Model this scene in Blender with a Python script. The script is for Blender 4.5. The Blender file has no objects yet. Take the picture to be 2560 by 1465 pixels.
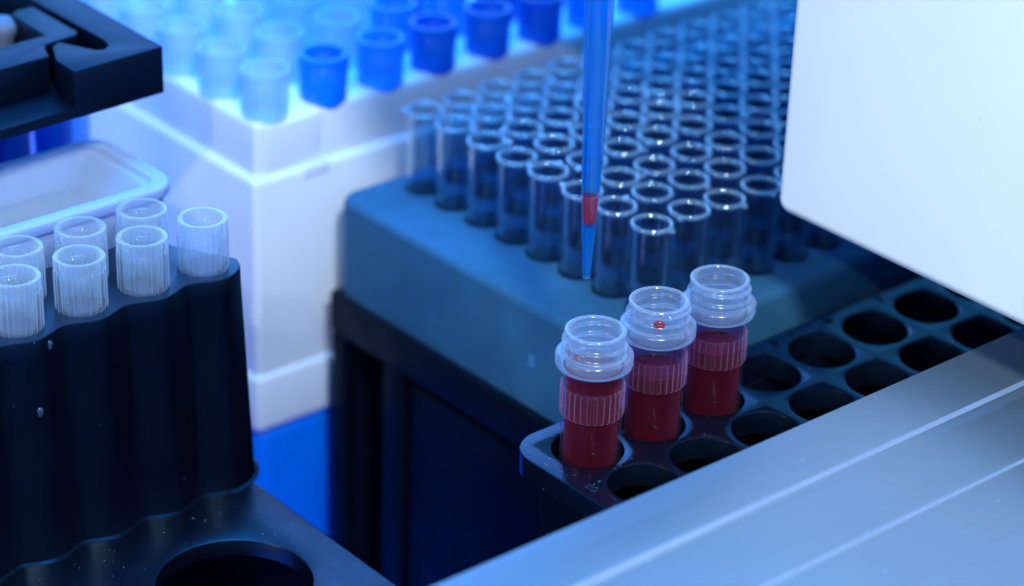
import bpy, bmesh, math, random
from mathutils import Vector, Matrix
random.seed(7)
S = 0.001                      # all numbers below are millimetres
PI = math.pi
scn = bpy.context.scene
COL = scn.collection

# ------------------------------------------------------------------ helpers
def mesh(name, verts, faces, smooth=None):
    me = bpy.data.meshes.new(name)
    me.from_pydata([(v[0]*S, v[1]*S, v[2]*S) for v in verts], [], faces)
    bm = bmesh.new(); bm.from_mesh(me)
    bmesh.ops.remove_doubles(bm, verts=bm.verts, dist=1e-6)
    bmesh.ops.recalc_face_normals(bm, faces=bm.faces)
    bm.to_mesh(me); bm.free()
    if smooth is not None:
        me.shade_smooth()
        me.set_sharp_from_angle(angle=math.radians(smooth))
    return me

def obj(name, me, mats, parent=None, loc=(0, 0, 0), rotz=0.0):
    o = bpy.data.objects.new(name, me)
    COL.objects.link(o)
    if mats is not None and me is not None and not me.materials:
        for m in (mats if isinstance(mats, (list, tuple)) else [mats]):
            me.materials.append(m)
    o.location = Vector(loc)*S
    o.rotation_euler = (0, 0, rotz)
    if parent is not None:
        o.parent = parent
    return o

def tag(o, label, cat, group=None):
    o['label'] = label; o['category'] = cat
    if group: o['group'] = group
    return o

def thing(name, label, cat, loc=(0, 0, 0), group=None):
    o = bpy.data.objects.new(name, None); COL.objects.link(o)
    o.empty_display_size = 0.002
    o.location = Vector(loc)*S
    return tag(o, label, cat, group)

def lathe(profile, n=48, closed=False, rfun=None):
    """profile: [(r,z)], rfun(theta, i, r) may change the radius"""
    V, F = [], []
    for i, (r, z) in enumerate(profile):
        for k in range(n):
            t = 2*PI*k/n
            rr = rfun(t, i, r) if rfun else r
            V.append((rr*math.cos(t), rr*math.sin(t), z))
    m = len(profile)
    for i in range(m if closed else m-1):
        j = (i+1) % m
        for k in range(n):
            l = (k+1) % n
            F.append((i*n+k, i*n+l, j*n+l, j*n+k))
    return V, F

def join(*vf):
    V, F = [], []
    for v, f in vf:
        b = len(V); V += list(v); F += [tuple(i+b for i in q) for q in f]
    return V, F

def box(x0, x1, y0, y1, z0, z1):
    V = [(x, y, z) for z in (z0, z1) for y in (y0, y1) for x in (x0, x1)]
    F = [(0, 1, 3, 2), (4, 6, 7, 5), (0, 4, 5, 1), (2, 3, 7, 6), (0, 2, 6, 4), (1, 5, 7, 3)]
    return V, F

def bev_box(name, x0, x1, y0, y1, z0, z1, r=0.6, seg=3, smooth=40):
    V, F = box(x0, x1, y0, y1, z0, z1)
    me = mesh(name, V, F)
    bm = bmesh.new(); bm.from_mesh(me)
    bmesh.ops.bevel(bm, geom=list(bm.edges), offset=r*S, segments=seg, profile=0.5, affect='EDGES')
    bm.to_mesh(me); bm.free()
    me.shade_smooth(); me.set_sharp_from_angle(angle=math.radians(smooth))
    return me

def prism(poly, z0, z1):
    n = len(poly)
    V = [(p[0], p[1], z0) for p in poly]+[(p[0], p[1], z1) for p in poly]
    F = [tuple(range(n))[::-1], tuple(range(n, 2*n))]
    for i in range(n):
        j = (i+1) % n
        F.append((i, j, n+j, n+i))
    return V, F

def bevel_top(me, r, seg=2, ang=25, smooth=40):
    bm = bmesh.new(); bm.from_mesh(me)
    ed = [e for e in bm.edges if len(e.link_faces) == 2 and e.calc_face_angle(0) > math.radians(ang)]
    bmesh.ops.bevel(bm, geom=ed, offset=r*S, segments=seg, profile=0.5, affect='EDGES', clamp_overlap=True)
    bm.to_mesh(me); bm.free()
    me.shade_smooth(); me.set_sharp_from_angle(angle=math.radians(smooth))
    return me

def holed_block(nx, ny, ox, oy, px, py, hr, rect, rc, rf, z1, z0, depth, chamfer=0.3, hn=40, through=False):
    """block with nx*ny round holes; holes at ox+i*px, oy+j*py; outer rect (x0,x1,y0,y1), plan corner
    radius rc, edge fillet rf, top z1, bottom z0, hole depth"""
    V, F = [], []
    def add(p): V.append(p); return len(V)-1
    gx0, gx1 = ox-px/2, ox+(nx-0.5)*px
    gy0, gy1 = oy-py/2, oy+(ny-0.5)*py
    for i in range(nx):
        for j in range(ny):
            cx, cy = ox+i*px, oy+j*py
            rings = []
            sq = []
            for k in range(hn):
                t = 2*PI*k/hn; c, s = math.cos(t), math.sin(t)
                m = min((px/2)/abs(c) if abs(c) > 1e-6 else 1e9, (py/2)/abs(s) if abs(s) > 1e-6 else 1e9)
                sq.append(add((cx+m*c, cy+m*s, z1)))
            rings.append(sq)
            for (rr, zz) in ((hr+chamfer, z1), (hr+chamfer*.35, z1-chamfer*.3), (hr, z1-chamfer), (hr*.98, z1-depth)):
                rings.append([add((cx+rr*math.cos(2*PI*k/hn), cy+rr*math.sin(2*PI*k/hn), zz)) for k in range(hn)])
            for a, b in zip(rings[:-1], rings[1:]):
                for k in range(hn):
                    l = (k+1) % hn
                    F.append((a[k], a[l], b[l], b[k]))
            if not through: F.append(tuple(rings[-1]))
    # perimeter of the grid, in order
    per = []
    steps = hn//4
    def edge_pts(a, b, n):
        return [(a[0]+(b[0]-a[0])*k/n, a[1]+(b[1]-a[1])*k/n) for k in range(n)]
    # collect the perimeter vertices that exist on the square borders
    tops = sorted({(round(v[0], 5), round(v[1], 5)) for v in V if abs(v[2]-z1) < 1e-6 and
                   (abs(v[0]-gx0) < 1e-4 or abs(v[0]-gx1) < 1e-4 or abs(v[1]-gy0) < 1e-4 or abs(v[1]-gy1) < 1e-4)})
    def keyf(p):
        x, y = p
        if abs(y-gy0) < 1e-4: return (0, x)
        if abs(x-gx1) < 1e-4: return (1, y)
        if abs(y-gy1) < 1e-4: return (2, -x)
        return (3, -y)
    per = sorted(tops, key=keyf)
    x0, x1, y0, y1 = rect
    ix0, ix1, iy0, iy1 = x0+rf, x1-rf, y0+rf, y1-rf
    rci = max(rc-rf, 0.05)
    def outer(p):
        u = ix0+(p[0]-gx0)/(gx1-gx0)*(ix1-ix0); v = iy0+(p[1]-gy0)/(gy1-gy0)*(iy1-iy0)
        cx = min(max(u, ix0+rci), ix1-rci); cy = min(max(v, iy0+rci), iy1-rci)
        dx, dy = u-cx, v-cy
        d = math.hypot(dx, dy)
        if abs(dx) > 1e-6 and abs(dy) > 1e-6:
            m = max(abs(dx), abs(dy))
            # square corner -> arc
            ang = math.atan2(dy, dx)
            nx_, ny_ = dx/d, dy/d
            return (cx+nx_*rci, cy+ny_*rci), (nx_, ny_)
        if abs(dx) > 1e-6: return (u, v), (math.copysign(1, dx), 0)
        return (u, v), (0, math.copysign(1, dy) if abs(dy) > 1e-6 else 0)
    # add extra points near the outer corners so that arcs are smooth
    Q = [outer(p) for p in per]
    n = len(per)
    r0 = [add((p[0], p[1], z1)) for p in per]
    rings = [r0, [add((q[0][0], q[0][1], z1)) for q in Q]]
    for k in range(1, 6):
        t = k/5*PI/2
        rings.append([add((q[0][0]+q[1][0]*rf*math.sin(t), q[0][1]+q[1][1]*rf*math.sin(t), z1-rf*(1-math.cos(t)))) for q in Q])
    rings.append([add((q[0][0]+q[1][0]*rf, q[0][1]+q[1][1]*rf, z0)) for q in Q])
    for a, b in zip(rings[:-1], rings[1:]):
        for k in range(n):
            l = (k+1) % n
            F.append((a[k], a[l], b[l], b[k]))
    if not through: F.append(tuple(rings[-1]))
    return V, F

def text_mesh(txt, size, ext):
    cu = bpy.data.curves.new('txt', 'FONT'); cu.body = txt; cu.size = size*S; cu.extrude = ext*S
    cu.align_x = 'CENTER'; cu.align_y = 'CENTER'; cu.resolution_u = 3; cu.bevel_depth = 0.06*S; cu.bevel_resolution = 1
    o = bpy.data.objects.new('txt', cu); COL.objects.link(o)
    dg = bpy.context.evaluated_depsgraph_get()
    me = bpy.data.meshes.new_from_object(o.evaluated_get(dg))
    bpy.data.objects.remove(o); bpy.data.curves.remove(cu)
    return me

ORD = ['', 'first', 'second', 'third', 'fourth', 'fifth', 'sixth', 'seventh', 'eighth', 'ninth', 'tenth', 'eleventh',
       'twelfth', 'thirteenth', 'fourteenth', 'fifteenth', 'sixteenth', 'seventeenth', 'eighteenth', 'nineteenth',
       'twentieth', 'twenty-first', 'twenty-second', 'twenty-third', 'twenty-fourth', 'twenty-fifth', 'twenty-sixth']

# ------------------------------------------------------------------ materials
def new_mat(name):
    m = bpy.data.materials.new(name); m.use_nodes = True
    nt = m.node_tree; nt.nodes.clear()
    out = nt.nodes.new('ShaderNodeOutputMaterial')
    return m, nt, out

def nd(nt, typ, **kw):
    n = nt.nodes.new(typ)
    for k, v in kw.items():
        if k in n.inputs: n.inputs[k].default_value = v
        else: setattr(n, k, v)
    return n

def noise(nt, scale, detail=4, rough=.55):
    tc = nd(nt, 'ShaderNodeTexCoord')
    n = nd(nt, 'ShaderNodeTexNoise'); n.inputs['Scale'].default_value = scale
    n.inputs['Detail'].default_value = detail; n.inputs['Roughness'].default_value = rough
    nt.links.new(tc.outputs['Object'], n.inputs['Vector'])
    return n

def ramp(nt, src, stops):
    r = nd(nt, 'ShaderNodeValToRGB')
    el = r.color_ramp.elements
    while len(el) < len(stops): el.new(.5)
    for e, (p, c) in zip(el, stops):
        e.position = p; e.color = c if len(c) == 4 else (*c, 1)
    nt.links.new(src, r.inputs['Fac'])
    return r

def plastic(name, col, rough=.4, spec=.5, var=.12, dust=0.0, dustcol=(.35, .5, .8), bump=.0, bscale=900, tint=None, sss=0, sscale=1.5, rvar=.22,
            dscale=1500, coat=0):
    m, nt, out = new_mat(name)
    p = nd(nt, 'ShaderNodeBsdfPrincipled')
    n1 = noise(nt, 55, 5, .6)
    lo = tuple(c*(1-var) for c in col); hi = tuple(min(1, c*(1+var)) for c in col)
    r1 = ramp(nt, n1.outputs['Fac'], [(.3, lo), (.7, hi)])
    cur = r1.outputs['Color']
    if dust > 0:
        n2 = noise(nt, dscale, 2, .5)
        n3 = noise(nt, 60, 3, .6)
        # dust gathers in loose patches
        ad = nd(nt, 'ShaderNodeMath', operation='MULTIPLY_ADD')
        nt.links.new(n3.outputs['Fac'], ad.inputs[0]); ad.inputs[1].default_value = .35
        nt.links.new(n2.outputs['Fac'], ad.inputs[2])
        r2 = ramp(nt, ad.outputs[0], [(1.0-dust*.1, (0, 0, 0)), (1.04-dust*.1, (1, 1, 1))])
        mx = nd(nt, 'ShaderNodeMix', data_type='RGBA')
        nt.links.new(r2.outputs['Color'], mx.inputs[0])
        nt.links.new(cur, mx.inputs[6]); mx.inputs[7].default_value = (*dustcol, 1)
        cur = mx.outputs[2]
    nt.links.new(cur, p.inputs['Base Color'])
    nr = noise(nt, 180, 4, .6)
    rr = ramp(nt, nr.outputs['Fac'], [(.3, (rough*(1-rvar),)*3), (.7, (min(1, rough*(1+rvar)),)*3)])
    nt.links.new(rr.outputs['Color'], p.inputs['Roughness'])
    p.inputs['Specular IOR Level'].default_value = spec
    if tint: p.inputs['Specular Tint'].default_value = (*tint, 1)
    if coat: p.inputs['Coat Weight'].default_value = coat
    if sss:
        p.inputs['Subsurface Weight'].default_value = sss
        p.inputs['Subsurface Radius'].default_value = (.5, .7, 1)
        p.inputs['Subsurface Scale'].default_value = sscale*S
    if bump:
        nb = noise(nt, bscale, 3, .6)
        b = nd(nt, 'ShaderNodeBump'); b.inputs['Strength'].default_value = bump; b.inputs['Distance'].default_value = .1*S
        nt.links.new(nb.outputs['Fac'], b.inputs['Height']); nt.links.new(b.outputs[0], p.inputs['Normal'])
    nt.links.new(p.outputs[0], out.inputs[0])
    return m

def thin(name, tint, haze, hcol, edge=.5, rough=.1, spec0=.05, spec1=.7, gcol=(1, 1, 1), gpow=4.0, transl=.5):
    """clear or frosted moulded plastic wall: lets light straight through, scatters a little, reflects at grazing angles"""
    m, nt, out = new_mat(name)
    lw = nd(nt, 'ShaderNodeLayerWeight'); lw.inputs['Blend'].default_value = .5
    tr = nd(nt, 'ShaderNodeBsdfTransparent'); tr.inputs[0].default_value = (*tint, 1)
    df = nd(nt, 'ShaderNodeBsdfDiffuse'); df.inputs[0].default_value = (*hcol, 1)
    tl = nd(nt, 'ShaderNodeBsdfTranslucent'); tl.inputs[0].default_value = (*hcol, 1)
    md = nd(nt, 'ShaderNodeMixShader'); md.inputs[0].default_value = transl
    nt.links.new(df.outputs[0], md.inputs[1]); nt.links.new(tl.outputs[0], md.inputs[2])
    pw = nd(nt, 'ShaderNodeMath', operation='POWER'); nt.links.new(lw.outputs['Facing'], pw.inputs[0]); pw.inputs[1].default_value = 2.5
    ha = nd(nt, 'ShaderNodeMath', operation='MULTIPLY_ADD', use_clamp=True)
    nt.links.new(pw.outputs[0], ha.inputs[0]); ha.inputs[1].default_value = edge; ha.inputs[2].default_value = haze
    m1 = nd(nt, 'ShaderNodeMixShader'); nt.links.new(ha.outputs[0], m1.inputs[0])
    nt.links.new(tr.outputs[0], m1.inputs[1]); nt.links.new(md.outputs[0], m1.inputs[2])
    gl = nd(nt, 'ShaderNodeBsdfGlossy'); gl.inputs['Color'].default_value = (*gcol, 1); gl.inputs['Roughness'].default_value = rough
    p2 = nd(nt, 'ShaderNodeMath', operation='POWER'); nt.links.new(lw.outputs['Facing'], p2.inputs[0]); p2.inputs[1].default_value = gpow
    fa = nd(nt, 'ShaderNodeMath', operation='MULTIPLY_ADD', use_clamp=True)
    nt.links.new(p2.outputs[0], fa.inputs[0]); fa.inputs[1].default_value = spec1; fa.inputs[2].default_value = spec0
    m2 = nd(nt, 'ShaderNodeMixShader'); nt.links.new(fa.outputs[0], m2.inputs[0])
    nt.links.new(m1.outputs[0], m2.inputs[1]); nt.links.new(gl.outputs[0], m2.inputs[2])
    nt.links.new(m2.outputs[0], out.inputs[0])
    return m

M = {}
M['white'] = plastic('white_plastic', (.68, .785, .97), .45, .4, .02, sss=.15)
M['housing'] = plastic('white_housing', (.86, .87, .88), .5, .3, .012, dust=.35, dustcol=(.62, .66, .74), dscale=330)
M['frost_tray'] = plastic('frosted_tray', (.26, .375, .61), .6, .06, .02, sss=.9, sscale=7)
M['teal'] = plastic('grey_blue_block', (.026, .108, .225), .6, .2, .17, dust=.3, dustcol=(.08, .18, .31), bump=.06, dscale=900, tint=(.3, .7, 1))
M['black'] = plastic('black_plastic', (.0006, .0015, .006), .32, .56, .2, dust=.6, dustcol=(.04, .085, .19), bump=.03, tint=(.36, .62, 1), rvar=.12)
M['blackgloss'] = plastic('black_gloss_plastic', (.0015, .004, .012), .17, .36, .2, dust=.35, dustcol=(.12, .2, .36), bump=.04, tint=(.34, .55, 1), bscale=500)
M['blackmatt'] = plastic('black_matt_plastic', (.0006, .002, .007), .55, .2, .2, dust=.3, dustcol=(.06, .12, .25), bump=.03, tint=(.25, .6, 1))
M['bracket'] = plastic('black_bracket', (.0006, .002, .009), .46, .34, .04, bump=.01, tint=(.22, .54, 1), rvar=.05)
M['floor'] = plastic('blue_deck', (.0, .17, 1.0), .35, .4, .05)
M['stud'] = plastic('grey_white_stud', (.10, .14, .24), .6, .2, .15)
M['letter'] = plastic('raised_letter', (.006, .012, .03), .2, .5, .1, tint=(.4, .66, 1))
M['letter_block'] = plastic('raised_mark', (.05, .2, .46), .5, .4, .1)
M['crumb'] = plastic('crumbs', (.16, .25, .42), .3, .6, .3)
M['cup'] = thin('clear_cup', (.78, .885, .945), .006, (.40, .64, .95), edge=.2, rough=.04, spec0=.03, spec1=1.0, gcol=(.95, .99, 1), gpow=2.3)
M['cuprim'] = thin('clear_cup_rim', (.8, .92, 1), .20, (.60, .80, 1), edge=.5, rough=.035, spec0=.16, spec1=.5, gcol=(.95, .99, 1))
M['neck'] = thin('frosted_tube', (.9, .95, 1), .15, (.62, .76, 1), edge=.75, rough=.2, spec0=.06, spec1=.45)
M['lip'] = thin('frosted_lip', (.9, .95, 1), .30, (.66, .80, 1), edge=.6, rough=.12, spec0=.08, spec1=.45)
M['film'] = thin('red_film', (.72, .42, .70), .10, (.36, .13, .42), edge=.15, rough=.2, spec0=.0, spec1=.1)
M['tubebody'] = thin('tube_wall', (.97, .94, .97), .006, (.62, .45, .75), edge=.10, rough=.07, spec0=.012, spec1=.28)
M['ribband'] = thin('tube_ribs', (.98, .88, .93), .02, (.95, .50, .78), edge=1.0, rough=.12, spec0=.012, spec1=.3)
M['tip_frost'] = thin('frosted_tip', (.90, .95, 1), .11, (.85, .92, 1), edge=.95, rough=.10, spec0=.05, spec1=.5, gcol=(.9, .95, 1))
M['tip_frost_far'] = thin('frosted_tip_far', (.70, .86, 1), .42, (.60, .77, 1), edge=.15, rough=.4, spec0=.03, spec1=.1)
M['tip_blue'] = thin('blue_tip', (.0, .38, .92), .68, (.0, .40, .90), edge=.2, rough=.3, spec0=.04, spec1=.2)
M['tip_mid'] = thin('half_shaded_blue_tip', (.10, .58, .96), .45, (.04, .54, .93), edge=.2, rough=.3, spec0=.04, spec1=.2)  # partial shade over the far box put into the tip colour
M['tip_dark'] = thin('dark_shaded_blue_tip', (.0, .28, .80), .66, (.0, .29, .76), edge=.2, rough=.3, spec0=.04, spec1=.2)  # darker copy of the blue tip, far box shade put into it
M['pip'] = thin('blue_pipette_tip', (.22, .64, .93), .24, (.01, .43, .84), edge=.30, rough=.1, spec0=.05, spec1=.45)
M['pipwet'] = thin('wet_tip_wall', (.93, .88, .97), .03, (.2, .5, .98), edge=.25, rough=.08, spec0=.03, spec1=.4)
M['pipclear'] = thin('tip_end', (.5, .78, 1), .2, (.4, .65, 1), edge=.4, rough=.08, spec0=.12, spec1=.5)
M['tape'] = thin('clear_tape', (.94, .97, 1), .06, (.6, .75, 1), edge=.0, rough=.3, spec0=.04, spec1=.2)

def liquid_mat(name, col, spec=.6, transl=.35, scat=(.13, 1.15), thru=(.75, .03, .09)):
    m, nt, out = new_mat(name)
    df = nd(nt, 'ShaderNodeBsdfDiffuse'); df.inputs[0].default_value = (*col, 1)
    tl = nd(nt, 'ShaderNodeBsdfTranslucent'); tl.inputs[0].default_value = (*col, 1)
    tr = nd(nt, 'ShaderNodeBsdfTransparent'); tr.inputs[0].default_value = (*thru, 1)
    lw = nd(nt, 'ShaderNodeLayerWeight'); lw.inputs['Blend'].default_value = .5
    md = nd(nt, 'ShaderNodeMixShader'); md.inputs[0].default_value = transl
    nt.links.new(df.outputs[0], md.inputs[1]); nt.links.new(tl.outputs[0], md.inputs[2])
    mt = nd(nt, 'ShaderNodeMixShader')
    sc_ = nd(nt, 'ShaderNodeMath', operation='MULTIPLY_ADD', use_clamp=True)
    pf = nd(nt, 'ShaderNodeMath', operation='POWER'); nt.links.new(lw.outputs['Facing'], pf.inputs[0]); pf.inputs[1].default_value = 2.6
    nt.links.new(pf.outputs[0], sc_.inputs[0]); sc_.inputs[1].default_value = scat[1]; sc_.inputs[2].default_value = scat[0]
    nt.links.new(sc_.outputs[0], mt.inputs[0])
    nt.links.new(tr.outputs[0], mt.inputs[1]); nt.links.new(md.outputs[0], mt.inputs[2])
    gl = nd(nt, 'ShaderNodeBsdfGlossy'); gl.inputs['Roughness'].default_value = .12
    fr = nd(nt, 'ShaderNodeMath', operation='MULTIPLY_ADD', use_clamp=True)
    pw = nd(nt, 'ShaderNodeMath', operation='POWER'); nt.links.new(lw.outputs['Facing'], pw.inputs[0]); pw.inputs[1].default_value = 5
    nt.links.new(pw.outputs[0], fr.inputs[0]); fr.inputs[1].default_value = .3*spec; fr.inputs[2].default_value = .02*spec
    m2 = nd(nt, 'ShaderNodeMixShader'); nt.links.new(fr.outputs[0], m2.inputs[0])
    nt.links.new(mt.outputs[0], m2.inputs[1]); nt.links.new(gl.outputs[0], m2.inputs[2])
    nt.links.new(m2.outputs[0], out.inputs[0])
    return m
M['blood'] = liquid_mat('red_sample', (.37, .005, .07), spec=.3)
M['drop'] = liquid_mat('red_drop', (.85, .06, .10), spec=2.5, scat=(.14, 1.1), thru=(.95, .42, .46))

def metal_mat():
    m, nt, out = new_mat('brushed_aluminium')
    p = nd(nt, 'ShaderNodeBsdfPrincipled'); p.inputs['Metallic'].default_value = .75
    tc = nd(nt, 'ShaderNodeTexCoord')
    mp = nd(nt, 'ShaderNodeMapping'); mp.inputs['Scale'].default_value = (2600, 25, 600)
    nt.links.new(tc.outputs['Object'], mp.inputs[0])
    n = nd(nt, 'ShaderNodeTexNoise'); n.inputs['Scale'].default_value = 1; n.inputs['Detail'].default_value = 4
    nt.links.new(mp.outputs[0], n.inputs['Vector'])
    n2 = noise(nt, 35, 5, .6)
    n3 = noise(nt, 900, 2, .5)
    sp = ramp(nt, n3.outputs['Fac'], [(.735, (0, 0, 0)), (.78, (1, 1, 1))])
    r = ramp(nt, n2.outputs['Fac'], [(.3, (.215, .305, .415)), (.7, (.24, .33, .445))])
    mx = nd(nt, 'ShaderNodeMix', data_type='RGBA'); nt.links.new(sp.outputs['Color'], mx.inputs[0])
    nt.links.new(r.outputs['Color'], mx.inputs[6]); mx.inputs[7].default_value = (.36, .5, .75, 1)
    gr = ramp(nt, n.outputs['Fac'], [(.25, (.92,)*3), (.75, (1.0,)*3)])
    mg = nd(nt, 'ShaderNodeMix', data_type='RGBA', blend_type='MULTIPLY'); mg.inputs[0].default_value = 1
    nt.links.new(mx.outputs[2], mg.inputs[6]); nt.links.new(gr.outputs['Color'], mg.inputs[7])
    nt.links.new(mg.outputs[2], p.inputs['Base Color'])
    rr = ramp(nt, n.outputs['Fac'], [(.3, (.38,)*3), (.7, (.43,)*3)])
    nt.links.new(rr.outputs['Color'], p.inputs['Roughness'])
    b = nd(nt, 'ShaderNodeBump'); b.inputs['Strength'].default_value = .10; b.inputs['Distance'].default_value = .02*S
    nt.links.new(n.outputs['Fac'], b.inputs['Height']); nt.links.new(b.outputs[0], p.inputs['Normal'])
    nt.links.new(p.outputs[0], out.inputs[0])
    return m
M['alu'] = metal_mat()

# ------------------------------------------------------------------ the deck
FZ = -92.0          # deck
BZ = -50.3          # foot of the white box
V, F = box(-420, 420, -420, 520, FZ-6, FZ)
o = obj('floor', mesh('floor', V, F), M['floor']); o['kind'] = 'structure'; o['label'] = 'bright blue instrument deck under the racks'

# ------------------------------------------------------------------ grey cup block and its black base
NB = 22
bx0, bx1, by0, by1 = -71.0, 10.0, -15.8, 9*(NB-1)+16
blk = thing('cup_block', 'grey blue block with rounded edges full of clear cups, on the black base', 'cup rack', (0, 0, -21.5))
V, F = holed_block(8, NB, -63, 0, 9, 9, 3.72, (bx0, bx1, by0, by1), 4.5, 1.9, 0, -21.4, 17, .35)
V = [(v[0], v[1], v[2]+21.5) for v in V]
obj('block_body', mesh('block_body', V, F, 50), M['teal'], blk)
tm = text_mesh('8', 3.4, .04)
o = obj('raised_mark', tm, M['letter_block'], blk, (-12.2, by0, 10.3)); o.rotation_euler = (PI/2, 0, 0)

base = thing('rack_base', 'black box base with posts and dark recesses under the grey block', 'rack base', (0, 0, FZ))
def bobj(name, b, mat, r=.5, par=base, off=FZ):
    me = bev_box(name, b[0], b[1], b[2], b[3], b[4]-off, b[5]-off, r)
    return obj(name, me, mat, par)
yf = -17.0
bobj('core', (-66.0, 8.0, yf+11, by1-2, FZ+.05, -21.6), M['blackmatt'])
bobj('inner_panel', (-54.3, 9.5, yf+3.05, yf+5, FZ+.05, -29.6), M['blackmatt'], .3)
bobj('top_rim', (-71.2, 10.6, yf, yf+3.0, -29.3, -20.6), M['blackmatt'], .7)
bobj('side_rim', (-71.2, -68.6, yf+3.05, by1, -29.3, -20.6), M['blackmatt'], .5)
bobj('side_wall', (-70.6, -66.2, yf+3.3, by1-1, FZ+.05, -29.4), M['blackmatt'], .5)
bobj('post', (-70.8, -66.6, yf+.15, yf+3.0, FZ+.05, -29.4), M['blackmatt'], .5)
bobj('post', (-54.6, -48.5, yf+.5, yf+3.0, FZ+.05, -29.4), M['blackmatt'], .5)
bobj('panel', (-48.3, 10.2, yf+1.7, yf+3.0, FZ+.05, -31.5), M['blackmatt'], .5)

# cups
def cup_mesh():
    n = 36
    ro, ri = 3.36, 2.98
    prof_o = [(ro, 15.9)] + [(ro*(1-.012*k), 15.9-k*4.6) for k in range(1, 7)] + [(2.6, -13.8), (1.2, -14.6), (.01, -14.8)]
    prof_i = [(ri, 15.9)] + [(ri*(1-.012*k), 15.9-k*4.6) for k in range(1, 7)] + [(2.2, -13.2), (1.0, -14.0), (.01, -14.1)]
    a = lathe(prof_o, n); b = lathe(prof_i, n)
    rim = []
    rc, zc, w, h = 3.46, 16.3, .38, .46
    for k in range(12):
        t = 2*PI*k/12
        rim.append((rc+w*math.cos(t), zc+h*math.sin(t)))
    c = lathe(rim, n, closed=True)
    # moulding gate: a little tab on the rim
    tb = box(3.75, 4.75, -.55, .55, 16.0, 16.5)
    tb2 = ([(v[0]*1, v[1]*(1.0 if v[0] < 4.2 else .6), v[2]) for v in tb[0]], tb[1])
    parts = [a, b, c, tb2]
    V, F = join(*parts)
    nf = [len(p[1]) for p in parts]
    me = bpy.data.meshes.new('reaction_cup')
    me.from_pydata([(v[0]*S, v[1]*S, v[2]*S) for v in V], [], F)
    me.materials.append(M['cup']); me.materials.append(M['cuprim'])
    mi = [0]*(nf[0]+nf[1])+[1]*(nf[2]+nf[3])
    me.polygons.foreach_set('material_index', mi)
    me.shade_smooth(); me.set_sharp_from_angle(angle=math.radians(60))
    return me

# camera numbers (needed to leave out what the photograph cannot show)
CAM = Vector((283.05, -278.46, 205.35))
FPX, PITCH, ROLL, YAW = 6300.16, math.radians(27.17277), math.radians(1.92409), math.radians(-48.904)
def cam_axes():
    cp, sp = math.cos(PITCH), math.sin(PITCH)
    fw = Vector((0, cp, -sp)); up = Vector((0, sp, cp)); rt = Vector((1, 0, 0))
    c, s = math.cos(ROLL), math.sin(ROLL)
    r2 = c*rt+s*up; u2 = -s*rt+c*up
    A = Vector((math.cos(YAW), math.sin(YAW), 0)); B = Vector((-math.sin(YAW), math.cos(YAW), 0)); Z = Vector((0, 0, 1))
    f = lambda v: Vector((v.dot(A), v.dot(B), v.dot(Z)))
    return f(fw), f(r2), f(u2)
FW, RT, UP = cam_axes()
def in_view(x, y, z, margin=60):
    v = Vector((x, y, z))-CAM; d = v.dot(FW)
    px, py = 1280+FPX*v.dot(RT)/d, 732.5-FPX*v.dot(UP)/d
    return -margin < px < 2560+margin and -margin < py < 1465+margin

cm = cup_mesh()
for j in range(NB):
    for i in range(8):
        x, y = -63+9*i, 9*j
        v = Vector((x, y, 16))-CAM; d = v.dot(FW)
        px = 1280+FPX*v.dot(RT)/d; py = 732.5-FPX*v.dot(UP)/d
        if py < -70 or px > 2090: continue
        jx, jy = random.uniform(-.12, .12), random.uniform(-.12, .12)
        rz = random.uniform(0, 2*PI)
        if (i, j) in ((7, 0), (7, 2)): rz = math.radians(12)
        o = obj('reaction_cup', cm, None, None, (x+jx, y+jy, random.uniform(-.25, .25)), rz)
        o.rotation_euler = (random.uniform(-.008, .008), random.uniform(-.008, .008), rz)
        tag(o, 'clear cup, %s from left in the %s row behind the block\'s front edge' % (ORD[i+1], ORD[j+1]), 'cup',
            'clear reaction cups standing in the grey block')

# ------------------------------------------------------------------ white tip box in the background
pl_ = thing('blue_plinth', 'bright blue plinth under the white tip box', 'plinth', (0, 0, FZ))
obj('plinth_block', bev_box('plinth_block', -213, -76.6, -30.6, 188, .05, BZ-.1-FZ, 3.0, 5), M['floor'], pl_)
tb = thing('tip_box', 'white plastic box with stepped lid band holding frosted and blue tips', 'tip box', (0, 0, BZ))
TX1, TY0, TX0, TY1 = -76.0, -31.0, -215.0, 190.0
def tbo(name, b, r):
    me = bev_box(name, b[0], b[1], b[2], b[3], b[4]-BZ, b[5]-BZ, r, 4)
    return obj(name, me, M['white'], tb)
tbo('lid', (TX0+1, TX1-1.7, TY0+1.7, TY1-1, 2, 15.46), 1.5)
tbo('body', (TX0+.3, TX1-.1, TY0+.1, TY1-.3, -38.6, 4.5), 1.3)
tbo('base_band', (TX0, TX1+.7, TY0-.7, TY1, BZ, -37.6), 1.4)
tbo('latch', (TX1-2.2, TX1+.12, -19.5, -13.2, 2.0, 4.65), .5)
tbo('latch_rib', (TX1-2.6, TX1-1.35, -27.0, -14.3, 5.0, 14.3), .3)

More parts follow.
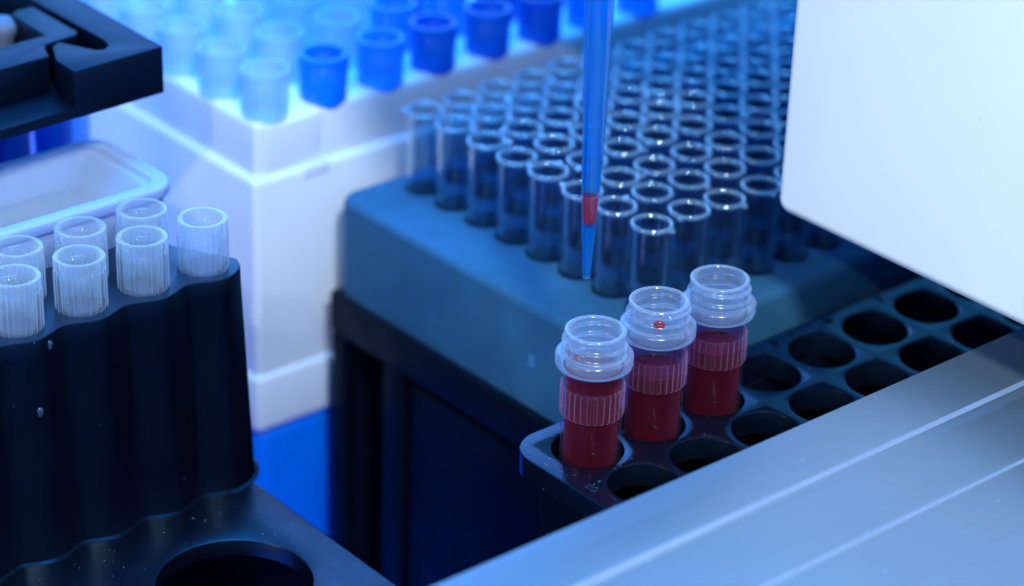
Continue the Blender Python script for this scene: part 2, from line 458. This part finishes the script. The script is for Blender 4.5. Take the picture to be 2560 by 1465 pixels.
def tip_profile(H, R, Rb, n, depth=.17, nr=24):
    def rf(t, i, r):
        if i in RIB: return r+depth*(.5+.5*math.tanh(1.8*math.cos(nr*t))/math.tanh(1.8))
        return r
    outer = [(R+.12, H), (R+.16, H-.12), (R+.16, H-1.9), (R-.1, H-2.05), (R, H-2.3), (R, .0), (R, -.2), (R-1.2, -2.0), (R-1.8, -12)]
    RIB = {4, 5, 6}
    inner = [(Rb, H), (Rb, H-2.0), (Rb-.12, H-2.3), (Rb-.12, 0), (Rb-.5, -2), (Rb-1.2, -12)]
    V1, F1 = lathe(outer, n, rfun=rf)
    RIB2 = {2, 3, 4}
    V2, F2 = lathe(inner, n, rfun=lambda t, i, r: r-(.13*(.5+.5*math.tanh(4*math.cos(nr*t))) if i in RIB2 else 0))
    V3, F3 = lathe([(R+.12, H), (R-.15, H+.06), (Rb+.2, H+.05), (Rb, H)], n)
    return join((V1, F1), (V2, F2), (V3, F3))

def taper(vf, H, k0, k1):
    return [(v[0]*(k0+(k1-k0)*v[2]/H), v[1]*(k0+(k1-k0)*v[2]/H), v[2]) for v in vf[0]], vf[1]
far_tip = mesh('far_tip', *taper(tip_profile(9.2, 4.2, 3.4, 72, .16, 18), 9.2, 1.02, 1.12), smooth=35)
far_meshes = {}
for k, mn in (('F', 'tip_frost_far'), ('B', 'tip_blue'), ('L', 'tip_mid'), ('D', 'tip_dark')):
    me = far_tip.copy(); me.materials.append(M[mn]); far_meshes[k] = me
WORD = {'F': 'pale frosted', 'B': 'bright blue', 'L': 'shade-tinted blue', 'D': 'shade-darkened blue'}
def far_kind(r, c):  # L and D mark tips whose colour carries the shade
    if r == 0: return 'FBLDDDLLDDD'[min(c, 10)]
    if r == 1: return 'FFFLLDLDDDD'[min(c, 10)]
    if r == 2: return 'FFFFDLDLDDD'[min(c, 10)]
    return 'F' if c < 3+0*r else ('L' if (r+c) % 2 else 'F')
px_, py_ = 13.75, 13.75
for r in range(9):
    for c in range(11):
        x, y = -81.2-px_*r, -24.7+py_*c
        if not in_view(x, y, 22, 70): continue
        k = far_kind(r, c)
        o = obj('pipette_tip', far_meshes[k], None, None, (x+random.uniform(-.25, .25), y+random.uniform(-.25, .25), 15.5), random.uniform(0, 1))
        lab = '%s tip, %s along and %s back from the white box\'s near corner' % (WORD[k], ORD[c+1], ORD[r+1])
        tag(o, lab, 'pipette tip', 'tips standing in the white box')

# ------------------------------------------------------------------ front tube rack (black, glossy)
RZ = -4.53
rk = thing('tube_rack', 'glossy black rack with two rows of round holes, holding red tubes', 'tube rack', (0, 0, FZ))
V, F = holed_block(2, 12, 24.8, -35.7, 13.8, 13.8, 6.0, (15.4, 48.3, -45.8, 130), 6.5, .22, RZ-FZ, RZ-4.0-FZ, 3.9, .12, 64, through=True)
plate = mesh('rack_plate', V, F, 35)
plate.materials.append(M['blackgloss']); plate.materials.append(M['blackmatt'])
for p in plate.polygons:
    if abs(p.normal.z) < .2 and any(math.hypot(p.center.x/S-24.8-13.8*a, p.center.y/S+35.7-13.8*b) < 6.2 for a in range(2) for b in range(12)):
        p.material_index = 1
obj('rack_plate', plate, None, rk)
me = bev_box('rack_body', 22.0, 47.0, -41.0, 128, .05, RZ-45-FZ, .6)
obj('rack_body', me, M['blackmatt'], rk)
me = bev_box('rack_side', 19.6, 20.8, -41.0, 128, .05, RZ-4.05-FZ, .3); obj('side_wall', me, M['blackmatt'], rk)
me = bev_box('rack_side', 47.1, 48.0, -41.0, 128, .05, RZ-4.05-FZ, .3); obj('side_wall', me, M['blackmatt'], rk)
me = bev_box('rack_side', 20.85, 47.05, -42.2, -41.05, .05, RZ-4.05-FZ, .3); obj('end_wall', me, M['blackmatt'], rk)
for txt, lx, ly, sz in (('B', 34.6, -43.4, 3.2),):
    o = obj('raised_letter', text_mesh(txt, sz, .10), M['letter'], rk, (lx, ly, RZ-FZ+.05)); o.rotation_euler = (0, 0, PI/2)
for q in range(3, 8):
    o = obj('raised_number', text_mesh(str(q), 2.6, .08), M['blackmatt'], rk, (17.6, -35.7+13.8*(q-1)-4.5, RZ-FZ+.05)); o.rotation_euler = (0, 0, PI/2)

# sample tubes
def tube(hole, level, yaw, label, drops, lift):
    hx, hy = 24.8, -35.7+13.8*hole
    t = thing('sample_tube', label, 'sample tube', (hx+.35, hy+.1, RZ-7.2+lift), 'red sample tubes standing in the black rack')
    Z0 = 20.9+7.2                        # rim height above the tube's foot
    n = 96
    # screw neck with helical thread
    zs = [Z0-.0-.08*k for k in range(0, 60)]
    V, F = [], []
    def thread(t_, z):
        u = Z0-z
        if u < .25 or u > 4.1: return 0
        ph = (u/1.75 - t_/(2*PI)) % 1.0
        b = max(0, 1-abs(ph-.5)/.30)
        b = b*b*(3-2*b)
        tot = u/1.75 - t_/(2*PI)
        fade = max(0, min(1, (tot-.12)*6))*max(0, min(1, (2.45-tot)*6))
        return .50*b*fade
    for z in zs:
        for k in range(n):
            a = 2*PI*k/n
            r = 4.86+thread((a+yaw) % (2*PI), z)
            V.append((r*math.cos(a), r*math.sin(a), z))
    for i in range(len(zs)-1):
        for k in range(n):
            F.append((i*n+k, i*n+(k+1) % n, (i+1)*n+(k+1) % n, (i+1)*n+k))
    lip = lathe([(4.95, Z0-.25), (4.97, Z0-.05), (4.90, Z0+.10), (4.74, Z0+.17), (4.42, Z0+.17), (4.25, Z0+.08), (4.2, Z0-.08)], n)
    inner = lathe([(4.2, Z0-.08), (4.2, Z0-.9), (4.02, Z0-1.25), (4.2, Z0-1.6), (4.2, Z0-2.5), (4.04, Z0-2.8), (4.2, Z0-3.1), (4.2, Z0-3.9), (4.04, Z0-4.25), (4.2, Z0-4.6), (4.2, Z0-5.4), (4.42, Z0-6.4)], n)
    obj('screw_neck', mesh('screw_neck', *join((V, F), inner), smooth=50), M['neck'], t)
    obj('rim', mesh('tube_rim', *lip, smooth=50), M['lip'], t)
    col = lathe([(4.86, Z0-3.75), (5.9, Z0-3.85), (6.22, Z0-4.05), (6.3, Z0-4.35), (6.3, Z0-5.75), (6.2, Z0-6.05), (5.85, Z0-6.2), (5.2, Z0-6.25), (5.0, Z0-6.2)], n)
    obj('collar', mesh('collar', *col, smooth=50), M['neck'], t)
    bo = lathe([(5.05, Z0-6.2), (5.0, Z0-7.1), (5.12, Z0-7.35), (5.12, Z0-7.6), (4.94, Z0-7.85), (4.94, Z0-14), (4.90, 1.2), (4.5, .25), (3.4, .0), (.01, 0)], n)
    bi = lathe([(4.42, Z0-6.4), (4.44, Z0-8), (4.44, 1.4), (4.0, .7), (3.0, .5), (.01, .5)], n)
    obj('tube_body', mesh('tube_body', *join(bo, bi), smooth=50), M['tubebody'], t)
    nr = 30
    def rf(a, i, r):
        if i in (0, 5): return 4.97
        return r+.24*(.5+.5*math.tanh(1.6*math.cos(nr*a))/math.tanh(1.6))
    band = lathe([(4.97, Z0-9.5), (5.06, Z0-9.65), (5.08, Z0-9.8), (5.06, Z0-14.3), (5.02, Z0-14.6), (4.97, Z0-14.7)], 240, rfun=rf)
    obj('ribbed_band', mesh('ribbed_band', *band, smooth=30), M['ribband'], t)
    zl = Z0-level
    lq = lathe([(.01, zl-.42), (2.5, zl-.40), (3.7, zl-.28), (4.25, zl-.05), (4.40, zl+.15), (4.41, zl-.1), (4.41, 1.5), (3.9, .8), (.01, .6)], 64)
    obj('red_liquid', mesh('red_liquid', *lq, smooth=60), M['blood'], t)
    if level > 8:
        fm = lathe([(4.425, zl+.12), (4.425, Z0-9.2), (4.42, Z0-8.2)], 64)
        obj('liquid_film', mesh('liquid_film', *fm, smooth=60), M['film'], t)
    for (az, zz, sx, sz, rad) in drops:
        bm = bmesh.new(); bmesh.ops.create_icosphere(bm, subdivisions=3, radius=S)
        for v in bm.verts:
            v.co.x *= .45*sx; v.co.y *= sx; v.co.z *= sz*(1 if v.co.z < 0 else .8)
        me = bpy.data.meshes.new('droplet'); bm.to_mesh(me); bm.free(); me.shade_smooth()
        o = obj('droplet', me, M['drop'], t, (rad*math.cos(az), rad*math.sin(az), Z0-zz), az)
    return t
camaz = math.atan2(CAM.y+35.7, CAM.x-24.8)
tube(0, 6.9, camaz-.35, 'nearest of three red sample tubes, filled up to its collar',
     [(camaz-1.35, 4.0, .5, 1.0, 4.1), (camaz-.75, 3.5, .75, .6, 4.05), (camaz-1.3, 5.1, .32, .4, 4.2), (camaz-1.45, 2.4, .25, .8, 4.1)], 1.2)
tube(1, 12.6, camaz+1.2, 'middle red sample tube with a red drop on its neck', [(camaz+.02, 1.95, .95, .95, 4.9)], 2.2)
tube(2, 12.3, camaz+2.6, 'farthest red sample tube, clean neck, beside the empty holes', [], 2.0)

# ------------------------------------------------------------------ pipette tip with a plug of red liquid
PT = (15.0, -28.7, 20.6)
pt = thing('hanging_pipette_tip', 'slim blue translucent pipette tip hanging over the tubes with red liquid inside', 'pipette tip', PT)
def pr(z):   # outer radius along the tip
    pts = [(0, .62), (.4, .64), (12.5, 1.36), (14, 1.45), (40, 2.12), (60, 2.55), (95, 3.2)]
    for (a, ra), (b, rb) in zip(pts[:-1], pts[1:]):
        if z <= b: return ra+(rb-ra)*(z-a)/(b-a)
    return pts[-1][1]
zz = [0.4+1.0*k for k in range(0, 64)]
def seg(zs):
    po = lathe([(pr(z), z) for z in zs], 64, rfun=lambda t, i, r: r*(1+.012*math.cos(6*t)))
    pi_ = lathe([(pr(z)*.86, z) for z in zs], 64)
    return join(po, pi_)
obj('tip_wall', mesh('tip_wall', *seg([15.9]+[z for z in zz if z > 16.0]), smooth=60), M['pip'], pt)
obj('tip_wall', mesh('tip_wall', *seg([15.9, 15, 14, 13, 12, 11, 10, 9.4]), smooth=60), M['pipwet'], pt)
obj('tip_wall', mesh('tip_wall', *seg([9.4, 8, 7, 6, 5, 4, 3, 2, 1, .4]), smooth=60), M['pip'], pt)
en = lathe([(.64, .42), (.64, .1), (.56, 0), (.40, 0), (.36, .1), (.40, .45)], 32)
obj('tip_end', mesh('tip_end', *en, smooth=60), M['pipclear'], pt)
z0, z1 = 10.2, 14.6
pl = [(.01, z0-.62), (pr(z0)*.42, z0-.50), (pr(z0)*.78, z0-.1)]
pl += [(pr(z0+(z1-z0)*k/6)*.85, z0+(z1-z0)*k/6) for k in range(7)]
pl += [(pr(z1)*.5, z1-.25), (.01, z1-.4)]
obj('red_liquid', mesh('tip_liquid', *lathe(pl, 40), smooth=60), liquid_mat('red_in_tip', (.72, .012, .07), spec=1.5, scat=(.38, .7), thru=(.8, .05, .12)), pt)

# unseen arm added above the frame: shades box and cups, carries the tip
arm = thing('unseen_shade_arm', 'unseen dark arm added above the cups for shade, carrying the hanging blue tip', 'pipetting arm', (0, 0, 0))
obj('shade_beam', bev_box('shade_beam', -40, 13.5, -38, 230, 78, 210, 2.0, 4), M['blackmatt'], arm)
obj('nozzle_holder', bev_box('nozzle_holder', 13.6, 19.5, -33, -24, 92, 100, 1.0), M['blackmatt'], arm)
obj('nozzle', mesh('nozzle', *lathe([(.01, 79), (2.0, 79), (2.2, 80), (2.2, 84), (3.4, 85), (3.4, 91.9), (.01, 91.9)], 32), smooth=40), M['bracket'], arm, (15.0, -28.7, 0))

# ------------------------------------------------------------------ left black tip rack with scalloped wall
LR = thing('scalloped_tip_rack', 'black tip rack with wavy wall and a big round hole in its foot plate', 'tip rack', (0, 0, FZ))
RX, BXX, P0, PP = -35.0, -43.9, -69.75, 11.85
ZT, ZF = 15.1, -25.0
def outline(off):
    pts = []
    ylist = [P0+off*0 - k*.5 for k in range(0, 160)]
    # +A side (front wall) from the far end towards the near end
    N = 150
    yend = P0-78
    cx, cy = RX, P0
    R = 6.1+off
    # rounded end: from the back row round to the front row
    bx, by = BXX, P0-6
    for k in range(10):
        a = math.radians(180-k*9)
        pts.append((bx+R*math.cos(a), by+R*math.sin(a)))
    for k in range(11):
        a = math.radians(82-k*8.2)
        pts.append((cx+R*math.cos(a), cy+R*math.sin(a)))
    y = P0-.4
    while y > yend:
        w = .5+.5*math.cos(2*PI*(y-P0)/PP)
        pts.append((RX+R-1.75*(1-w**.8), y))
        y -= PP/20
    pts.append((BXX-R, yend))
    return pts
V, F = [], []
prof = [(-.45, ZT), (-.12, ZT-.08), (.0, ZT-.4), (.10, ZT-4), (1.7, ZF+1.2), (1.9, ZF+.3), (2.6, ZF+.02)]
n = None
for off, z in prof:
    q = outline(off); n = len(q)
    V += [(p[0], p[1], z-FZ) for p in q]
for i in range(len(prof)-1):
    for k in range(n):
        l = (k+1) % n
        F.append((i*n+k, i*n+l, (i+1)*n+l, (i+1)*n+k))
F.append(tuple(range(n)))
obj('scalloped_wall', mesh('scalloped_wall', V, F, 50), M['black'], LR)
V, F = holed_block(1, 1, -3.6, -86.2, 34, 34, 12.7, (-66, 34, -160, -65.6), 7, .5, ZF-FZ, ZF-3-FZ, 2.9, .3, 96, through=True)
obj('foot_plate', mesh('foot_plate', V, F, 35), M['black'], LR)
obj('foot_body', bev_box('foot_body', -60, 30, -158, -69, .05, ZF-48-FZ, .6), M['blackmatt'], LR)
for b in ((-64, -60.2, -158, -68), (30.2, 32.5, -158, -68)):
    obj('foot_wall', bev_box('foot_wall', b[0], b[1], b[2], b[3], .05, ZF-3.05-FZ, .4), M['blackmatt'], LR)
obj('foot_wall', bev_box('foot_wall', -60.1, 30.1, -68.9, -67.5, .05, ZF-3.05-FZ, .4), M['blackmatt'], LR)

tipV = tip_profile(8.9, 4.06, 3.38, 240, .27, 24)
tip_full = mesh('ribbed_tip', *tipV, smooth=32)
tip_full.materials.append(M['tip_frost'])
front = ['right-hand end of the near row', 'second from the right in the near row', 'third from the right in the near row', 'left-hand end of the near row']
back = ['right-hand end of the rear row', 'middle of the rear row', 'left-hand end of the rear row']
spots = [(RX, P0-PP*k, front[k]) for k in range(4)]+[(BXX, P0-PP*(k+.52), back[k]) for k in range(3)]
for x, y, where in spots:
    o = obj('ribbed_pipette_tip', tip_full, None, None, (x, y, ZT), random.uniform(0, 1))
    tag(o, 'frosted ribbed tip in the black wavy rack, '+where, 'pipette tip', 'frosted ribbed tips in the wavy black rack')

# ------------------------------------------------------------------ frosted tray behind it
ty = thing('reagent_trough', 'frosted white trough with chamfered rim behind the black wavy rack', 'trough', (0, 0, 0))
def rrect(x0, x1, y0, y1, r, n=6):
    pts = []
    for cx, cy, a0 in ((x1-r, y1-r, 0), (x0+r, y1-r, 90), (x0+r, y0+r, 180), (x1-r, y0+r, 270)):
        for k in range(n+1):
            a = math.radians(a0+90*k/n); pts.append((cx+r*math.cos(a), cy+r*math.sin(a)))
    return pts
X0, X1, Y0, Y1, TZ = -80.2, -54.8, -150, -61.2, 20.9
loops = [(rrect(X0+2.5, X1-2.5, Y0+2, Y1-3, 3), -10), (rrect(X0+.8, X1-.8, Y0+1, Y1-.9, 4.2), TZ-3), (rrect(X0+.3, X1-.3, Y0, Y1-.3, 4.6), TZ-2.6),
         (rrect(X0, X1, Y0, Y1, 4.8), TZ-2.0), (rrect(X0, X1, Y0, Y1, 4.8), TZ-.5), (rrect(X0+.4, X1-.4, Y0+.4, Y1-.4, 4.5), TZ),
         (rrect(X0+1.2, X1-2.2, Y0+1, Y1-2.6, 3.6), TZ-.05), (rrect(X0+1.5, X1-2.6, Y0+1.5, Y1-3.0, 3.2), TZ-.7), (rrect(X0+1.9, X1-3.0, Y0+1.5, Y1-4.4, 3.0), TZ-.75),
         (rrect(X0+2.2, X1-3.4, Y0+1.5, Y1-4.9, 2.6), TZ-1.3), (rrect(X0+5.0, X1-5.5, Y0+2, Y1-9.0, 1.6), TZ-6.0), (rrect(X0+6.5, X1-7, Y0+3, Y1-10.2, 1.2), TZ-6.5)]
V, F = [], []
n = len(loops[0][0])
for q, z in loops: V += [(p[0], p[1], z) for p in q]
for i in range(len(loops)-1):
    for k in range(n):
        F.append((i*n+k, i*n+(k+1) % n, (i+1)*n+(k+1) % n, (i+1)*n+k))
F.append(tuple(range(n))); F.append(tuple(range((len(loops)-1)*n, len(loops)*n)))
obj('trough_body', mesh('trough_body', V, F, 30), M['frost_tray'], ty)
obj('trough_stand', bev_box('trough_stand', X0+6, X1-6, Y0+6, Y1-8, FZ+.05, -10.05, .8), M['blackmatt'], ty)

# blue tips standing behind the trough
br = thing('blue_tip_rack', 'low white rack of blue tips half hidden below the black bracket', 'tip rack', (0, 0, FZ))
obj('rack_block', bev_box('blue_rack_block', -128, -97, -150, -48.5, .05, -4-FZ, 1.0), M['white'], br)
long_tip = mesh('long_tip', *join(lathe([(3.9, 30), (3.95, 29.8), (3.9, 26), (3.7, 25.8), (3.5, 0), (3.2, -3)], 72, rfun=lambda t, i, r: r+(.14*math.cos(18*t) if i in (3, 4) else 0)),
                                   lathe([(3.9, 30), (3.3, 30), (3.2, 26), (2.6, 0)], 48)), smooth=35)
mB = long_tip.copy(); mB.materials.append(M['tip_blue'])
mD = long_tip.copy(); mD.materials.append(M['tip_dark'])
mF = long_tip.copy(); mF.materials.append(M['tip_frost_far'])
for me, x, y, lab in ((mF, -106.5, -52.2, 'pale frosted tip at the right end of the row below the bracket'),
                      (mB, -103.5, -57.8, 'blue ribbed tip next to the frosted one below the bracket'),
                      (mD, -103.5, -66.8, 'dark blue ribbed tip at the left frame edge below the bracket'),
                      (mB, -103.5, -75.8, 'blue tip cut by the left frame edge below the bracket')):
    tag(obj('pipette_tip', me, None, None, (x, y, -4)), lab, 'pipette tip', 'tips standing below the black bracket')

# ------------------------------------------------------------------ black bracket, upper left
def unpix(px, py, z):
    d = FW+RT*((px-1280)/FPX)+UP*((732.5-py)/FPX)
    t = (z-CAM.z)/d.z
    p = CAM+d*t
    return (p.x, p.y)
BT, BB, BL = 40.9, 32.1, 33.9          # top, bottom, ledge heights
k = 440/1525
def zp(x, y): return unpix(x*k, y*k, BT)
bkt = thing('gripper_bracket', 'matt black bracket with angular slots at the upper left, above the trough', 'bracket', (0, 0, BB))
outer_top = [zp(1412, 400), zp(640, 620), zp(482, 520), zp(452, 400), zp(510, 362), zp(840, 432), zp(905, 425), zp(938, 385), zp(900, 345), zp(200, -45), zp(-300, -330), zp(-160, -520), zp(100, -345)]
me = mesh('outer_plate', *prism(outer_top, 0, BT-BB)); bevel_top(me, .25, 2)
obj('outer_plate', me, M['bracket'], bkt)
inner_top = [zp(425, 488), zp(8, 600), zp(-500, 745), zp(-560, 620), zp(0, 408), zp(385, 305), zp(90, 125), zp(150, 85), zp(285, 55), zp(672, 272), zp(655, 305), zp(395, 385), zp(388, 410)]
me = mesh('inner_block', *prism(inner_top, BL-BB+.3, BT-BB)); bevel_top(me, .25, 2)
obj('inner_block', me, M['bracket'], bkt)
c0 = Vector((*zp(1412, 400), 0)); c1 = Vector((*zp(640, 620), 0))
dB = (c1-c0).normalized(); dA = Vector((-1, 0, 0))
pa = (c0.x-.15, c0.y-.15); pb = (c0.x+dB.x*95-.15, c0.y+dB.y*95); pc = (pb[0]-75, pb[1]); pd = (pa[0]-75, pa[1])
me = mesh('bottom_plate', *prism([pa, pb, pc, pd], 0, BL-BB+.25)); bevel_top(me, .25, 2)
obj('bottom_plate', me, M['bracket'], bkt)
# a white frosted stud in its slot
q = unpix(18, 22, BT+1)
st = thing('white_stud', 'small white blurred stud standing in the bracket slot at upper left', 'stud', (q[0], q[1]-1.5, BL))
obj('stud_head', mesh('stud_head', *lathe([(.01, 6.6), (2.2, 6.4), (3.0, 5.6), (3.1, 4.4), (2.4, 3.0), (2.0, .3), (.01, .3)], 28), smooth=50), M['stud'], st)

# ------------------------------------------------------------------ white instrument head on the right
hd = thing('instrument_head', 'big smooth white instrument head with rounded corner on the right', 'instrument head', (0, 0, 0))
def head_outline(inset):
    x0, x1, z0, z1, r = 15.6+inset, 210-inset, 20.9+inset, 260-inset, max(.2, 2.8-inset)
    pts = []
    for cx, cz, a0 in ((x1-r, z1-r, 0), (x0+r, z1-r, 90), (x0+r, z0+r, 180), (x1-r, z0+r, 270)):
        for kk in range(9):
            a = math.radians(a0+90*kk/8); pts.append((cx+r*math.cos(a), cz+r*math.sin(a)))
    return pts
V, F = [], []
yy = 14.0
lay = [(2.2*(1-math.sin(t)), yy+2.2*(1-math.cos(t))) for t in [PI/2*kk/6 for kk in range(7)]]+[(0, 140)]
for ins, y in lay: V += [(p[0], y, p[1]) for p in head_outline(ins)]
n = 36
for i in range(len(lay)-1):
    for kk in range(n):
        F.append((i*n+kk, i*n+(kk+1) % n, (i+1)*n+(kk+1) % n, (i+1)*n+kk))
F.append(tuple(range(n))); F.append(tuple(range((len(lay)-1)*n, len(lay)*n)))
obj('head_shell', mesh('head_shell', V, F, 50), M['housing'], hd)

# ------------------------------------------------------------------ aluminium rail in the foreground
rl = thing('aluminium_rail', 'brushed aluminium rail with shallow steps across the lower right foreground', 'rail', (0, 0, 0))
prof = [(55.0, -50), (55.0, 7.85), (55.15, 8.03), (66.6, 8.05), (66.9, 7.96), (67.8, 7.05), (68.1, 6.95), (81.7, 7.0), (82.0, 6.92), (82.7, 6.3),
        (83.0, 6.22), (97.2, 6.3), (97.4, 6.25), (97.7, 5.95), (97.9, 5.9), (140, 5.95), (140, -50)]
V, F = [], []
for y in (-220, 240):
    V += [(p[0], y, p[1]) for p in prof]
n = len(prof)
for i in range(n-1): F.append((i, i+1, n+i+1, n+i))
F.append(tuple(range(n))); F.append(tuple(range(n, 2*n)))
obj('rail_body', mesh('rail_body', V, F, 20), M['alu'], rl)
M['edge'] = plastic('painted_edge_highlight', (.20, .275, .42), .45, .4, .10)  # highlight painted as paler strips laid on the rail steps
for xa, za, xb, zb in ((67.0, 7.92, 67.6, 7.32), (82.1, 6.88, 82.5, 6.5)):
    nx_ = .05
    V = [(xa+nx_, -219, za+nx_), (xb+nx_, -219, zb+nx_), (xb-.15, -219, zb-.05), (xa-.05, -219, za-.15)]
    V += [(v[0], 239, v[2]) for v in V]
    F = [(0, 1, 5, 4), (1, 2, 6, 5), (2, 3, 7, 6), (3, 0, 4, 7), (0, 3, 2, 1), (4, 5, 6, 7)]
    obj('step_highlight', mesh('step_highlight', V, F), M['edge'], rl)
def tape(x0, x1, y0, y1, label, z):
    V, F = [], []
    N = 40
    for kk in range(N+1):
        y = y0+(y1-y0)*kk/N
        a = x0+random.uniform(-.05, .05); b = x1+random.uniform(-.35, .2)
        taper = min(1, kk/4, (N-kk)/3+.15)
        m_ = (a+b)/2
        for xx in (a, b):
            x = a+(xx-a)*taper
            for zz in (z, z+.06): V.append((x, y, zz))
    for kk in range(N):
        a = kk*4; b = a+4
        F += [(a+1, a+3, b+3, b+1), (a, b, b+2, a+2), (a, a+1, b+1, b), (a+2, b+2, b+3, a+3)]
    F += [(0, 2, 3, 1), (N*4, N*4+1, N*4+3, N*4+2)]
    o = obj('tape_strip', mesh('tape_strip', V, F), M['tape']); tag(o, label, 'tape')
tape(67.9, 69.6, -6, 40, 'wider clear tape strip along the rail step at the right edge', 7.06)
tape(67.9, 68.9, -33, -14, 'narrow torn bit of clear tape on the rail step', 7.06)

# ------------------------------------------------------------------ crumbs and dust
def crumbs(name, label, pts):
    bm = bmesh.new()
    for (x, y, z, r) in pts:
        mtx = Matrix.Translation(Vector((x, y, z))*S) @ Matrix.Rotation(random.uniform(0, PI), 4, 'Z') @ Matrix.Diagonal((r*S*random.uniform(.6, 2.2), r*S*random.uniform(.4, .9), r*S*random.uniform(.3, .6), 1))
        bmesh.ops.create_icosphere(bm, subdivisions=1, radius=1, matrix=mtx)
    me = bpy.data.meshes.new(name); bm.to_mesh(me); bm.free()
    o = obj(name, me, M['crumb']); o['kind'] = 'stuff'; o['label'] = label
def free(x, y):
    for i in range(2):
        for j in range(12):
            if math.hypot(x-24.8-13.8*i, y+35.7-13.8*j) < 6.4: return False
    return True
pts = []
while len(pts) < 90:
    x, y = random.uniform(16, 47), random.uniform(-45, 40)
    if random.random() < .5: x, y = random.gauss(24, 6), random.gauss(-40, 4)
    if 16.5 < x < 47.5 and y > -45 and free(x, y) and math.hypot(min(0, x-22), min(0, y+39.3)) < 6:
        pts.append((x, y, RZ+.02, abs(random.gauss(0, .05))+.02))
crumbs('dust', 'pale crumbs of dust on the glossy black tube rack', pts)
pts = []
while len(pts) < 80:
    x, y = random.uniform(-27, 12), random.uniform(-112, -66.5)
    if math.hypot(x+3.6, y+86.2) > 13.4 and x > -27 and not (x < -24.5+1.2*0 and y < -64):
        if random.random() < (.25 if x > -18 else 1): pts.append((x, y, ZF+.02, abs(random.gauss(0, .05))+.025))
crumbs('dust', 'pale crumbs along the foot of the wavy black rack', pts)

M['smear'] = plastic('dried_smear', (.02, .045, .10), .22, .7, .3)
def on_wall(px, py, x):
    d = FW+RT*((px-1280)/FPX)+UP*((732.5-py)/FPX)
    return CAM+d*((x-CAM.x)/d.x)
for px, py, x, sy, sz, lab in ((125, 862, -29.3, .45, .85, 'dried pale smear at the top edge of the wavy black rack'),
                               (101, 1030, -28.3, .55, .9, 'dried pale drop lower down the wavy black rack wall')):
    p = on_wall(px, py, x)
    bm = bmesh.new(); bmesh.ops.create_icosphere(bm, subdivisions=3, radius=S)
    for v in bm.verts:
        k_ = 1+.10*math.sin(3*math.atan2(v.co.z, v.co.y)+1)
        v.co.x *= .4; v.co.y *= sy*k_; v.co.z *= sz*k_
    me = bpy.data.meshes.new('dried_smear'); bm.to_mesh(me); bm.free(); me.shade_smooth()
    tag(obj('dried_smear', me, M['smear'], None, tuple(p)), lab, 'smear')

# ------------------------------------------------------------------ light
w = bpy.data.worlds.new('World'); scn.world = w; w.use_nodes = True
nt = w.node_tree; nt.nodes.clear()
out = nt.nodes.new('ShaderNodeOutputWorld'); bg = nt.nodes.new('ShaderNodeBackground')
tc = nt.nodes.new('ShaderNodeTexCoord'); sx = nt.nodes.new('ShaderNodeSeparateXYZ')
nt.links.new(tc.outputs['Generated'], sx.inputs[0])
rp = nt.nodes.new('ShaderNodeValToRGB')
mr = nt.nodes.new('ShaderNodeMapRange'); mr.inputs['From Min'].default_value = -1; mr.inputs['From Max'].default_value = 1
nt.links.new(sx.outputs['Z'], mr.inputs[0]); nt.links.new(mr.outputs[0], rp.inputs[0])
el = rp.color_ramp.elements
el[0].position = .2; el[0].color = (.05, .34, .92, 1)
el[1].position = 1.0; el[1].color = (.06, .44, 1.0, 1)
nt.links.new(rp.outputs[0], bg.inputs[0]); bg.inputs[1].default_value = 1.25
nt.links.new(bg.outputs[0], out.inputs[0])

def area(name, pos, target, size, power, col, shape='DISK'):
    l = bpy.data.lights.new(name, 'AREA'); l.shape = shape; l.size = size*S; l.energy = power; l.color = col
    o = bpy.data.objects.new(name, l); COL.objects.link(o)
    o.location = Vector(pos)*S
    o.rotation_euler = (Vector(target)-Vector(pos)).to_track_quat('-Z', 'Y').to_euler()
    return o
PALE = (.60, .78, 1.0)
area('key_light', (430, -250, 520), (-40, 0, 0), 85, 4.3, (.91, .94, .84))
area('front_light', (-15, -560, 85), (0, -20, 20), 200, .50, (1.0, .76, .46))
area('flash_light', (190, -330, 300), (0, -10, 0), 8, .62, (1.0, .96, .85))
area('ceiling_light', (-150, 60, 620), (-60, 0, 0), 380, 6.8, (.05, .40, 1.0))
area('back_light', (-690, 350, 380), (0, 0, 0), 460, 2.7, (.13, .32, .95))

# ------------------------------------------------------------------ camera
cd = bpy.data.cameras.new('Camera'); co = bpy.data.objects.new('Camera', cd); COL.objects.link(co)
cd.sensor_fit = 'HORIZONTAL'; cd.sensor_width = 36; cd.lens = FPX/2560*36
cd.clip_start = .01; cd.clip_end = 20
mw = Matrix.Identity(4)
for i in range(3):
    mw[i][0] = RT[i]; mw[i][1] = UP[i]; mw[i][2] = -FW[i]; mw[i][3] = CAM[i]*S
co.matrix_world = mw
cd.dof.use_dof = True; cd.dof.focus_distance = 408*S; cd.dof.aperture_fstop = 11.2; cd.dof.aperture_blades = 0
scn.camera = co

scn.render.engine = 'CYCLES'
c = scn.cycles
c.use_denoising = True; c.denoiser = 'OPENIMAGEDENOISE'
c.max_bounces = 12; c.diffuse_bounces = 5; c.glossy_bounces = 5; c.transmission_bounces = 6; c.transparent_max_bounces = 96
c.caustics_reflective = False; c.caustics_refractive = False
c.sample_clamp_indirect = 4
scn.view_settings.view_transform = 'Standard'; scn.view_settings.look = 'None'
scn.view_settings.exposure = 0; scn.view_settings.gamma = 1; scn.view_settings.use_curve_mapping = False
